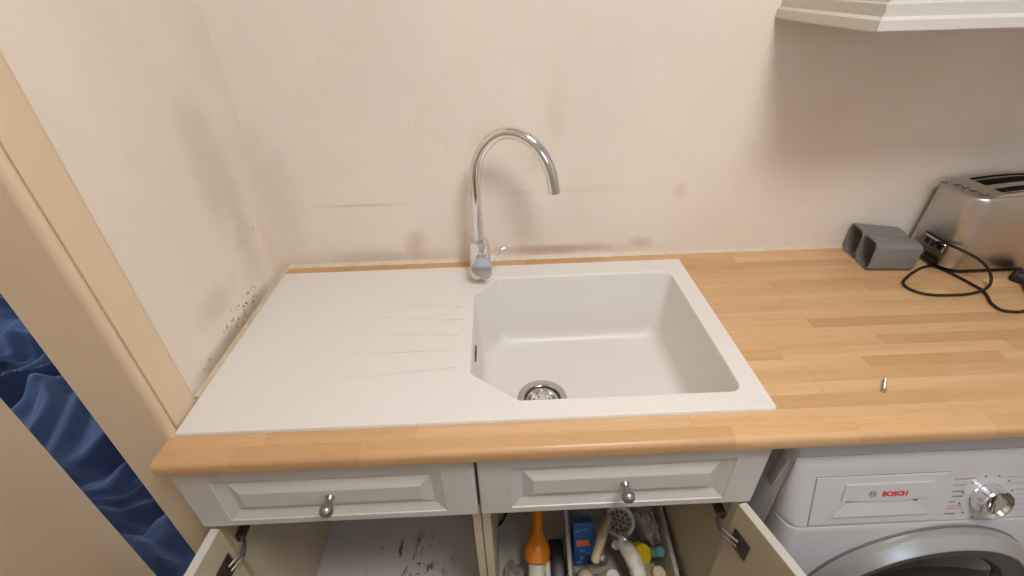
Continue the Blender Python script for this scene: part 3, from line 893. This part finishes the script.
# pale bottles at the front
for (x, y, lab, nm, mt) in ((0.917, -0.486, 'cream bottle with a tan screw top at the right front of the tray', 'tan', 'cream'), (0.800, -0.488, 'cream bottle with a rounded shoulder at the front of the tray', 'cr', 'cream')):
    t = thing('lotion_bottle', (x, y, FZ), lab, 'bottle')
    bm = B(); lathe(bm, [(0.026, 0.0), (0.029, 0.004), (0.029, 0.055), (0.026, 0.07), (0.016, 0.079)], (x, y, FZ+0.005), (0.05, -0.12, 1), 28); obj('bottle_body', bm, M[mt], t, smooth=40)
    bm = B(); lathe(bm, [(0.015, 0.0795), (0.017, 0.081), (0.017, 0.098), (0.015, 0.101), (0.001, 0.1015)], (x, y, FZ+0.005), (0.05, -0.12, 1), 24); obj('screw_cap', bm, M['white'] if nm == 'cr' else M['inner'], t, smooth=40)
bm = B(); box(bm, 0.752, 0.778, -0.520, -0.474, 0.2, 0.235, 0.006, 2)
obj('scouring_pad', bm, M['bristle'], label='grey scouring pad at the left front of the tray', cat='sponge', smooth=40)

# crumpled grey rag left of the orange bottle
bm = B()
bmesh.ops.create_icosphere(bm, subdivisions=4, radius=1.0)
for v in bm.verts:
    c_ = v.co.copy(); k = 1+0.45*noise.noise(c_*2.2+Vector((5, 0, 0)))+0.20*noise.noise(c_*6.0)
    v.co = Vector((0.560+c_.x*0.028*k, -0.470+c_.y*0.055*k, max(FZ+0.0006, FZ+0.016+c_.z*0.022*k)))
obj('rag', bm, M['cloth'], label='crumpled grey rag on the cabinet floor beside the orange bottle', cat='rag', smooth=50)
# little wire basket at the front of the tray
wb = thing('wire_mesh_ball', (0.792, -0.430, FZ), 'small grey wire scourer in the tray below the pale stick handle', 'scourer')
bm = B()
for k in range(9):
    a = PI*k/9; uu = Vector((math.cos(a), math.sin(a), 0))
    tube(bm, [Vector((0.792, -0.430, 0.222))+uu*(0.021*math.cos(t_))+Vector((0, 0, 0.017*math.sin(t_))) for t_ in [2*PI*q/20 for q in range(21)]], 0.0011, 6)
obj('wire_hoops', bm, M['steel'], wb, smooth=60)

# ------------------------------------------------------------------ washing machine
X0, X1 = 1.06, 1.66
wm = thing('washing_machine', ((X0+X1)/2, -0.33, 0), 'white front-loading washing machine under the worktop', 'washing machine')
LID = [(-0.570, 0.8095), (-0.566, 0.8135), (-0.552, 0.826), (-0.536, 0.838), (-0.520, 0.845)]
def case_loop(x, k):
    return [(x, -0.06, 0.012), (x, -0.570+k*0.4, 0.012)]+[(x, y+k, z-k) for y, z in LID]+[(x, -0.06, 0.845-k)]
bm = B(); loft(bm, [case_loop(x, k) for x, k in ((X0, 0.008), (X0+0.002, 0.004), (X0+0.008, 0.0), (X1-0.008, 0.0), (X1-0.002, 0.004), (X1, 0.008))])
obj('casing', bm, M['washer'], wm, smooth=35)
# pressed grip in the side panel
bm = B(); loops = []
for g_, h in ((0.0, 0.0004), (0.0010, -0.0016), (0.0025, -0.0022)):
    loops.append([(X0+h, -0.545+y_-0.10*z_, 0.742+z_) for y_, z_ in rrect(-0.012+g_, 0.012-g_, -0.050+g_, 0.050-g_, 0.0115-g_, 6)])
loft(bm, loops)
obj('side_grip', bm, M['washer_grey'], wm, smooth=50)
bm = B()
fr = [(-0.572, 0.060), (-0.612, 0.060), (-0.619, 0.068), (-0.619, 0.652), (-0.615, 0.6605), (-0.572, 0.6605)]
def fascia(bm, prof, xs):
    """rounded ends: the profile is drawn in towards its back edge at both ends"""
    yb = max(y for y, z in prof)
    loops = []
    for x, k in xs:
        loops.append([(x, yb+(y-yb)*k, z) for y, z in prof])
    loft(bm, loops)
fascia(bm, fr, [(X0, 0.35), (X0+0.003, 0.62), (X0+0.010, 0.85), (X0+0.020, 0.97), (X0+0.03, 1), (X1-0.03, 1), (X1-0.020, 0.97), (X1-0.010, 0.85), (X1-0.003, 0.62), (X1, 0.35)])
obj('front_panel', bm, M['washer'], wm, smooth=40)
bm = B(); box(bm, X0+0.01, X1-0.01, -0.585, -0.571, 0.0, 0.058); obj('kick_plate', bm, M['washer'], wm)
# control fascia, leaning back
PA = Vector((0, -0.5850, 0.770)); PV = Vector((0, -0.028, -0.102)).normalized(); PN = Vector((0, -0.102, 0.028)).normalized()
def pan(x, d, h=0.0):     # d: distance down the sloping panel from its upper line, h: off the surface
    return Vector((x, 0, 0))+PA+PV*d+PN*h
def pan_at(x, z, h=0.0):
    return pan(x, (0.770-z)/0.9643, h)
e = pan(0, 0.110)
cf = [(-0.5710, 0.6625), (e.y+0.002, 0.6625), (e.y, 0.6645)]
cf += [(pan(0, d).y, pan(0, d).z) for d in (0.10, 0.05, 0.0)]
cf += [(-0.5825, 0.782), (-0.5800, 0.793), (-0.5760, 0.802), (-0.5710, 0.8085)]
bm = B()
fascia(bm, cf, [(X0+0.0, 0.25), (X0+0.003, 0.55), (X0+0.010, 0.80), (X0+0.020, 0.95), (X0+0.030, 1), (X1-0.030, 1), (X1-0.020, 0.95), (X1-0.010, 0.80), (X1-0.003, 0.55), (X1, 0.25)])
obj('control_panel', bm, M['washer'], wm, smooth=45)
PM = Matrix((Vector((1, 0, 0)), -PV, PN)).transposed().to_4x4()     # text plane -> panel plane
def slab(bm, x0, x1, d0, d1, h0, h1, ins=0.0):
    loft(bm, [[pan(x0, d1, h0), pan(x1, d1, h0), pan(x1, d0, h0), pan(x0, d0, h0)],
              [pan(x0+ins, d1-ins, h1), pan(x1-ins, d1-ins, h1), pan(x1-ins, d0+ins, h1), pan(x0+ins, d0+ins, h1)]])
# detergent drawer: plate, raised label flap, scooped grip
dx0, dx1 = 1.101, 1.340
dr_t = B(); slab(dr_t, dx0, dx1, 0.001, 0.106, 0.0002, 0.0022, 0.0008)
dw = obj('detergent_drawer', dr_t, M['washer'], wm)
bm = B()
for a in ((dx0-0.0010, dx0-0.0002, 0.0, 0.107), (dx1+0.0002, dx1+0.0010, 0.0, 0.107), (dx0-0.001, dx1+0.001, -0.0004, 0.0004), (dx0-0.001, dx1+0.001, 0.1066, 0.1074)):
    slab(bm, a[0], a[1], a[2], a[3], 0.0001, 0.0006)
obj('drawer_gap', bm, M['greyprint'], dw)
fx0, fx1 = 1.150, 1.313
bm = B()
n = 12
def flap(h, grow=0.0):
    up_ = [pan(fx1-0.002*0+grow, 0.016-grow, h), pan(fx0-grow+0.004, 0.016-grow, h)]
    low = [pan(fx0+(fx1-fx0)*i/n, 0.050+grow+0.005*math.sin(PI*i/n), h) for i in range(n+1)]
    return up_+low
loft(bm, [flap(0.0023), flap(0.0050), flap(0.0055, -0.0006)])
fl = obj('label_flap', bm, M['washer'], dw, smooth=30)
# grip: grey strip painting in the undercut's shade and a sloping scoop with mitred sides
bm = B(); slab(bm, fx0+0.012, fx1-0.020, 0.0515, 0.0600, 0.0022, 0.0026); obj('grip_shadow_gap', bm, M['greyprint'], dw)
bm = B()
a_, b_ = fx0+0.013, fx1-0.030
q = [pan(a_, 0.056, 0.0027), pan(b_, 0.056, 0.0027), pan(b_+0.038, 0.0875, 0.0027), pan(a_-0.022, 0.0875, 0.0027)]
q2 = [pan(a_+0.002, 0.058, 0.0030), pan(b_-0.002, 0.058, 0.0030), pan(b_+0.036, 0.0860, 0.0060), pan(a_-0.020, 0.0860, 0.0060)]
loft(bm, [q, q2])
obj('grip_scoop', bm, M['washer'], dw)
# lettering and emblem on the flap
tm = Matrix.Translation(pan_at(1.245, 0.733, 0.0058)) @ PM
tb = text_bm('BOSCH', 0.0142, tm, 0.0002, 0.0006)
obj('lettering', tb, M['red'], dw, label='red maker lettering')
ec = pan_at(1.2040, 0.7345, 0.0056)
bm = B()
lathe(bm, [(0.0072, 0.0), (0.0072, 0.0003), (0.0060, 0.0003), (0.0060, 0.0)], ec, PN, 28, False, False)
em = Matrix.Translation(ec) @ PM
box(bm, -0.0034, -0.0018, -0.0042, 0.0042, 0.0, 0.0003, mat=em); box(bm, 0.0018, 0.0034, -0.0042, 0.0042, 0.0, 0.0003, mat=em); box(bm, -0.0020, 0.0020, -0.0009, 0.0009, 0.0, 0.0003, mat=em)
obj('emblem', bm, M['greyprint'], dw, label='grey ring emblem')
# programme dial
kc = pan_at(1.421, 0.712, 0.0003)
bm = B(); lathe(bm, [(0.0315, 0), (0.0315, 0.002), (0.0300, 0.003), (0.0292, 0.019), (0.0298, 0.021), (0.0285, 0.0230), (0.0255, 0.0220), (0.022, 0.017), (0.012, 0.015), (0.001, 0.015)], kc, PN, 48)
dial = obj('programme_dial', bm, M['chrome'], wm, label='chrome programme dial', smooth=30)
bm = B(); slabm = Matrix.Translation(kc) @ PM
box(bm, -0.004, 0.004, -0.021, 0.021, 0.0155, 0.0205, 0.002, 2, mat=slabm); obj('dial_grip', bm, M['chrome'], dial, smooth=40)
# programme list beside the dial: unreadable printed lines
marks = [(0.018, 1.352, 1.388, 'pinkprint'), (0.031, 1.354, 1.378, 'pinkprint'), (0.0445, 1.356, 1.376, 'greyprint'), (0.056, 1.358, 1.378, 'greyprint'),
         (0.068, 1.356, 1.366, 'greyprint'), (0.078, 1.355, 1.380, 'pinkprint'), (0.084, 1.356, 1.384, 'pinkprint'), (0.095, 1.354, 1.374, 'greyprint')]
for d, a, bb, mt in marks:
    bm = B(); x = a; r_ = random.Random(int(d*1000))
    while x < bb:
        wdt = r_.uniform(0.0012, 0.0026)
        slab(bm, x, min(x+wdt, bb), d-r_.uniform(0.0010, 0.0016), d+0.0011, 0.0001, 0.0003)
        x += wdt+r_.choice((0.0004, 0.0004, 0.0010))
    obj('printed_line', bm, M[mt], wm)
for i in range(12):
    an = 2*PI*(i+0.5)/12
    c_ = kc+(Matrix(PM).to_3x3() @ Vector((0.047*math.cos(an), 0.047*math.sin(an), 0)))
    bm = B(); box(bm, -0.002, 0.002, -0.0018, 0.0018, -0.0002, 0.0002, mat=Matrix.Translation(c_) @ PM); obj('programme_mark', bm, M['greyprint'], wm)
for d, a, bb, mt in ((0.0165, 1.372, 1.396, 'greyprint'), (0.0175, 1.436, 1.475, 'greyprint'), (0.032, 1.452, 1.49, 'greyprint'), (0.046, 1.47, 1.50, 'greyprint'), (0.057, 1.462, 1.50, 'pinkprint'), (0.068, 1.464, 1.50, 'pinkprint'), (0.080, 1.46, 1.50, 'greyprint'), (0.092, 1.464, 1.50, 'greyprint')):
    bm = B(); slab(bm, a, bb, d, d+0.0006, 0.0001, 0.0003); obj('printed_line', bm, M[mt], wm)
# display on the right half, outside the picture
bm = B(); slab(bm, 1.53, 1.63, 0.02, 0.085, 0.0002, 0.0012, 0.001); obj('display', bm, M['glass'], wm)
# porthole door
DC = (1.371, -0.6195, 0.432)
bm = B(); lathe(bm, [(0.2255, 0.0), (0.2255, 0.003), (0.2235, 0.004)], DC, (0, -1, 0), 72); pd = obj('door_gasket', bm, M['greyprint'], wm, smooth=40)
bm = B(); lathe(bm, [(0.2235, 0.0045), (0.2245, 0.010), (0.2235, 0.019), (0.2220, 0.0215), (0.2060, 0.0360), (0.2040, 0.0365), (0.2025, 0.0360), (0.2015, 0.0300)], DC, (0, -1, 0), 96, False, False)
ring = obj('door_ring', bm, M['silver'], wm, label='silver porthole ring', smooth=24)
bm = B(); lathe(bm, [(0.2018, 0.0320), (0.2016, 0.0350), (0.2005, 0.0352), (0.1700, 0.0290), (0.1660, 0.0225), (0.1630, 0.0180)], DC, (0, -1, 0), 96, False, False)
obj('door_bezel', bm, M['bezel'], ring, label='dark grey inner bezel', smooth=24)
bm = B(); lathe(bm, [(0.1632, 0.0195), (0.160, 0.024), (0.12, 0.034), (0.06, 0.040), (0.001, 0.042)], DC, (0, -1, 0), 72, True, True); obj('door_glass', bm, M['glass'], ring, label='dark domed glass', smooth=50)

# ------------------------------------------------------------------ wall cabinet with pelmet
PX, PYF, PZ = 1.130, -0.300, 1.437
wc = thing('wall_cabinet', (1.55, -0.15, PZ), 'white wall cabinet with a moulded pelmet above the toaster', 'cabinet')
bm = B(); box(bm, PX+0.014, 2.10, PYF+0.036, -0.0005, 1.500, 2.20, 0.001, 1); obj('carcass', bm, M['cab'], wc)
for k in range(2):
    a = PX+0.016+k*0.478
    bm = B(); fielded_panel(bm, a, a+0.474, 1.502, 2.198, PYF+0.0355, PYF+0.016, 0.06, None, 0.06, 0.06)
    d = obj('door', bm, M['cab'], wc, smooth=20)
    bm = B(); lathe(bm, [(0.0075, 0.0), (0.0048, 0.005), (0.0045, 0.012), (0.0112, 0.022), (0.0125, 0.028), (0.0112, 0.034), (0.001, 0.0395)], (a+(0.44 if k == 0 else 0.034), PYF+0.0158, 1.56), (0, -1, 0), 20); obj('knob', bm, M['pewter'], d, smooth=45)
# pelmet profile: outward offset from the run line, height
pel = [(-0.020, 1.499), (-0.0165, 1.499), (-0.0165, 1.4755), (-0.0060, 1.4748), (-0.0052, 1.4735), (-0.0062, 1.4575), (-0.0010, 1.4545), (0.0003, 1.4530), (0.0005, 1.4395), (-0.0015, PZ), (-0.0175, PZ), (-0.020, 1.4395)]
bm = B()
loft(bm, [[(PX-o, -0.0005, z) for o, z in pel], [(PX-o, PYF-o+0.0003, z) for o, z in pel]])
obj('pelmet_return', bm, M['cab'], wc, smooth=30)
bm = B()
loft(bm, [[(PX-o+0.0006, PYF-o, z) for o, z in pel], [(2.10, PYF-o, z) for o, z in pel]])
obj('pelmet', bm, M['cab'], wc, smooth=30)

# ------------------------------------------------------------------ toaster
tx0, tx1, ty0, ty1 = 1.610, 1.945, -0.158, -0.010
ts = thing('toaster', ((tx0+tx1)/2, (ty0+ty1)/2, WZT), 'brushed steel long-slot toaster against the wall at the right', 'toaster')
def ztop(x):
    return 1.104-0.65*(x-1.785)**2*(1.0 if x < 1.785 else 1.0)
def tl(i, z, r=0.034, k=8):
    return [(x, y, z) for x, y in rrect(tx0+i*0.35, tx1-i, ty0+i, ty1-i*0.6, r, k)]
bm = B(); loft(bm, [[(x+0.018, y+0.004, z) for x, y, z in tl(0.006, WZT+0.0005)], [(x+0.016, y+0.002, z) for x, y, z in tl(0.004, WZT+0.004)], [(x+0.012, y+0.002, z) for x, y, z in tl(0.004, WZT+0.014)]]); obj('foot_base', bm, M['black'], ts, smooth=40)
bm = B()
LO = [(0.002, 0.0145, None), (0.0, 0.020, None), (0.002, 0.06, None), (0.006, 0.12, None)]
loops = [tl(i, WZT+dz) for i, dz, _ in LO]
for i, dz in ((0.0105, 0.009), (0.0115, 0.004), (0.0135, 0.0012), (0.016, 0.0)):
    loops.append([(x, y, ztop(x)-dz) for x, y, _ in tl(i, 0, 0.032)])
rg = loft(bm, loops, True, False)
# top: grid with two slots cut through
gx = [tx0+0.028, 1.650, 1.672, 1.72, 1.76, 1.80, 1.84, 1.88, 1.905, tx1-0.026]
gy = [ty0+0.026, -0.138, -0.109, -0.086, -0.038, ty1-0.020]
gy = [ty0+0.020, -0.134, -0.106, -0.086, -0.038, ty1-0.016]
gv = [[bm.verts.new((x, y, ztop(x))) for y in gy] for x in gx]
bound = []
for i in range(len(gx)-1):
    for j in range(len(gy)-1):
        slot = (j in (1, 3)) and 2 <= i <= 7
        if not slot:
            bm.faces.new((gv[i][j], gv[i+1][j], gv[i+1][j+1], gv[i][j+1]))
outer = rg[-1]
eo = [bm.edges.get((outer[i], outer[(i+1) % len(outer)])) for i in range(len(outer))]
per = [gv[i][0] for i in range(len(gx))]+[gv[-1][j] for j in range(1, len(gy))]+[gv[i][-1] for i in range(len(gx)-2, -1, -1)]+[gv[0][j] for j in range(len(gy)-2, 0, -1)]
ei = [bm.edges.get((per[i], per[(i+1) % len(per)])) for i in range(len(per))]
bmesh.ops.triangle_fill(bm, use_beauty=True, use_dissolve=False, edges=eo+ei, normal=(0, 0, 1))
obj('shell', bm, M['toaster'], ts, smooth=32)
for j in (1, 3):
    bm = B()
    x0_, x1_, y0_, y1_ = gx[2], gx[8], gy[j], gy[j+1]
    loops = []
    for dz in (0.0, -0.10):
        L = [(x, y0_, ztop(x)+dz-0.0005 if dz == 0 else 0.99) for x in gx[2:9]]+[(x, y1_, ztop(x)+dz-0.0005 if dz == 0 else 0.99) for x in reversed(gx[2:9])]
        loops.append(L)
    loft(bm, loops, False, True)
    so = obj('bread_slot', bm, M['dark'], ts, label='dark bread slot')
    bm = B()
    for q in range(2):
        yy = y0_+(y1_-y0_)*(0.22+0.56*q)
        tube(bm, [(x, yy, ztop(x)-0.010) for x in gx[2:9]], 0.0012, 6)
    obj('guard_wire', bm, M['steel'], so)
    if j == 3:
        bm = B(); loft(bm, [[(x, -0.052, ztop(x)-0.001), (x, -0.048, ztop(x)-0.001), (x, -0.048, ztop(x)-0.03), (x, -0.052, ztop(x)-0.03)] for x in gx[2:9]])
        obj('slot_divider', bm, M['steel'], so)
for k, (x, y) in enumerate(((1.622, -0.034), (1.634, -0.055), (1.636, -0.076), (1.637, -0.096), (1.641, -0.120))):
    rr_ = 0.0078 if k == 4 else 0.0058
    bm = B(); lathe(bm, [(rr_, 0.0002), (rr_, 0.0022), (rr_-0.0012, 0.0030), (0.001, 0.0030)], (x, y, ztop(x)), (-0.1, 0, 1), 20)
    bt = obj('button', bm, M['steel'], ts, smooth=40)
    bm = B(); lathe(bm, [(rr_+0.0013, 0.0), (rr_+0.0013, 0.0007), (rr_+0.0002, 0.0007)], (x, y, ztop(x)-0.0001), (-0.1, 0, 1), 20, True, False); obj('button_ring', bm, M['black'], bt)
# end panel: dark slit, chrome cord tidy
bm = B(); box(bm, tx0+0.0005, tx0+0.004, -0.127, -0.062, 0.969, 0.973); obj('lever_slit', bm, M['black'], ts)
bm = B(); box(bm, tx0-0.0015, tx0+0.003, -0.126, -0.066, 0.945, 0.966, 0.0012, 1); pn = obj('badge_plate', bm, M['chrome'], ts)
for k in range(3):
    bm = B(); box(bm, tx0-0.0022, tx0-0.0014, -0.120+k*0.018, -0.108+k*0.018, 0.949, 0.962, 0.0003, 1); obj('badge_recess', bm, M['black'], pn)
bm = B(); box(bm, tx0-0.004, tx0+0.010, -0.130, -0.085, 0.9145, 0.930, 0.003, 2); obj('cord_outlet', bm, M['black'], ts, smooth=40)
# mains cord
cz = 0.9035
bm = B()
cpts = [(tx0-0.001, -0.098, 0.953), (1.597, -0.106, 0.962), (1.600, -0.128, 0.973), (1.612, -0.170, 0.974), (1.640, -0.190, 0.960), (1.664, -0.200, 0.937), (1.668, -0.212, 0.918), (1.648, -0.228, cz+0.006), (1.612, -0.237, cz), (1.573, -0.241, cz), (1.519, -0.237, cz), (1.491, -0.219, cz), (1.488, -0.190, cz), (1.518, -0.162, cz), (1.566, -0.132, cz), (1.600, -0.118, cz), (1.618, -0.122, cz),
        (1.628, -0.142, cz), (1.636, -0.176, cz), (1.640, -0.205, cz), (1.641, -0.229, cz+0.0005), (1.632, -0.252, cz), (1.618, -0.278, cz), (1.620, -0.303, cz), (1.660, -0.308, cz), (1.71, -0.275, cz), (1.735, -0.23, cz+0.004), (1.748, -0.213, cz+0.010)]
tube(bm, spline(cpts, 7), 0.0031, 10)
obj('mains_cord', bm, M['rubber'], ts, label='black looped cord', smooth=60)
# plug
pmx = Matrix.Translation((1.772, -0.192, WZT+0.0005)) @ Matrix.Rotation(math.radians(35), 4, 'Z')
bm = B(); loft(bm, [[pmx @ Vector((x, y, z)) for x, y in rrect(-0.025+i, 0.025-i, -0.024+i, 0.024-i, 0.009, 4)] for z, i in ((0.0, 0.002), (0.002, 0.0), (0.014, 0.0), (0.022, 0.004), (0.024, 0.008))])
pg = obj('plug', bm, M['black'], ts, smooth=45)
for (u, v, w, h) in ((0, 0.010, 0.002, 0.004), (-0.011, -0.011, 0.0032, 0.002), (0.011, -0.011, 0.0032, 0.002)):
    bm = B(); box(bm, u-w, u+w, v-h, v+h, 0.0243, 0.042, 0.0006, 1, mat=pmx); obj('pin', bm, M['steel'], pg)

# ------------------------------------------------------------------ twin-cell cutlery holder lying on its side
hm = Matrix.Translation((1.444, -0.1275, WZT+0.0006)) @ Matrix.Rotation(math.radians(-7), 4, 'Z')
ch = thing('cutlery_holder', (1.49, -0.07, WZT), 'grey plastic twin-cell cutlery holder lying on its side by the toaster', 'cutlery holder')
LEN = 0.108
for k in range(2):
    y0 = k*0.0615
    bm = B()
    def cl(i, x, r):
        return [hm @ Vector((x, yy, zz)) for yy, zz in rrect(y0+i, y0+0.060-i, 0.0+i*0.3, 0.077-i*1.7, r, 5)]
    loft(bm, [cl(0.0065, LEN, 0.012), cl(0.0045, LEN-0.003, 0.012), cl(0.0, 0.001, 0.015), cl(0.0006, 0.0, 0.015), cl(0.0026, 0.0, 0.014), cl(0.0032, 0.004, 0.013), cl(0.0085, LEN-0.006, 0.011)])
    cc = obj('cell', bm, M['holder'], ch, smooth=40)
    bm = B(); loft(bm, [[hm @ Vector((x, yy, zz)) for yy, zz in rrect(y0+0.012, y0+0.048, 0.008, 0.058, 0.008, 4)] for x in (LEN-0.0095, LEN-0.0065)]); obj('cell_floor', bm, M['holder_in'], cc)
bm = B(); box(bm, 0.004, LEN-0.01, 0.0575, 0.0640, 0.006, 0.060, mat=hm); obj('web', bm, M['holder'], ch)
bm = B(); lathe(bm, [(0.006, 0), (0.0055, 0.0012), (0.003, 0.0014)], hm @ Vector((0.018, 0.050, 0.0757)), (0, 0, 1), 16); obj('hook_stud', bm, M['holder'], ch, smooth=40)

# ------------------------------------------------------------------ loose screw on the worktop
sc0 = Vector((1.214, -0.514, WZT+0.0042)); sdir = Vector((0.62, 0.75, 0.0)).normalized()
sw = thing('screw', (1.226, -0.50, WZT), 'short loose steel screw lying on the worktop', 'screw')
bm = B(); lathe(bm, [(0.0025, -0.0002), (0.0040, 0.0), (0.0040, 0.0030), (0.0032, 0.0036)], sc0, sdir, 16); obj('screw_head', bm, M['steel'], sw, smooth=40)
prof = [(0.0024, 0.0034)]
for i in range(14):
    prof += [(0.0024, 0.004+i*0.0021), (0.0034, 0.0050+i*0.0021)]
prof += [(0.0022, 0.0345), (0.001, 0.0365)]
bm = B(); lathe(bm, prof, sc0, sdir, 14); obj('shank', bm, M['pewter'], sw)
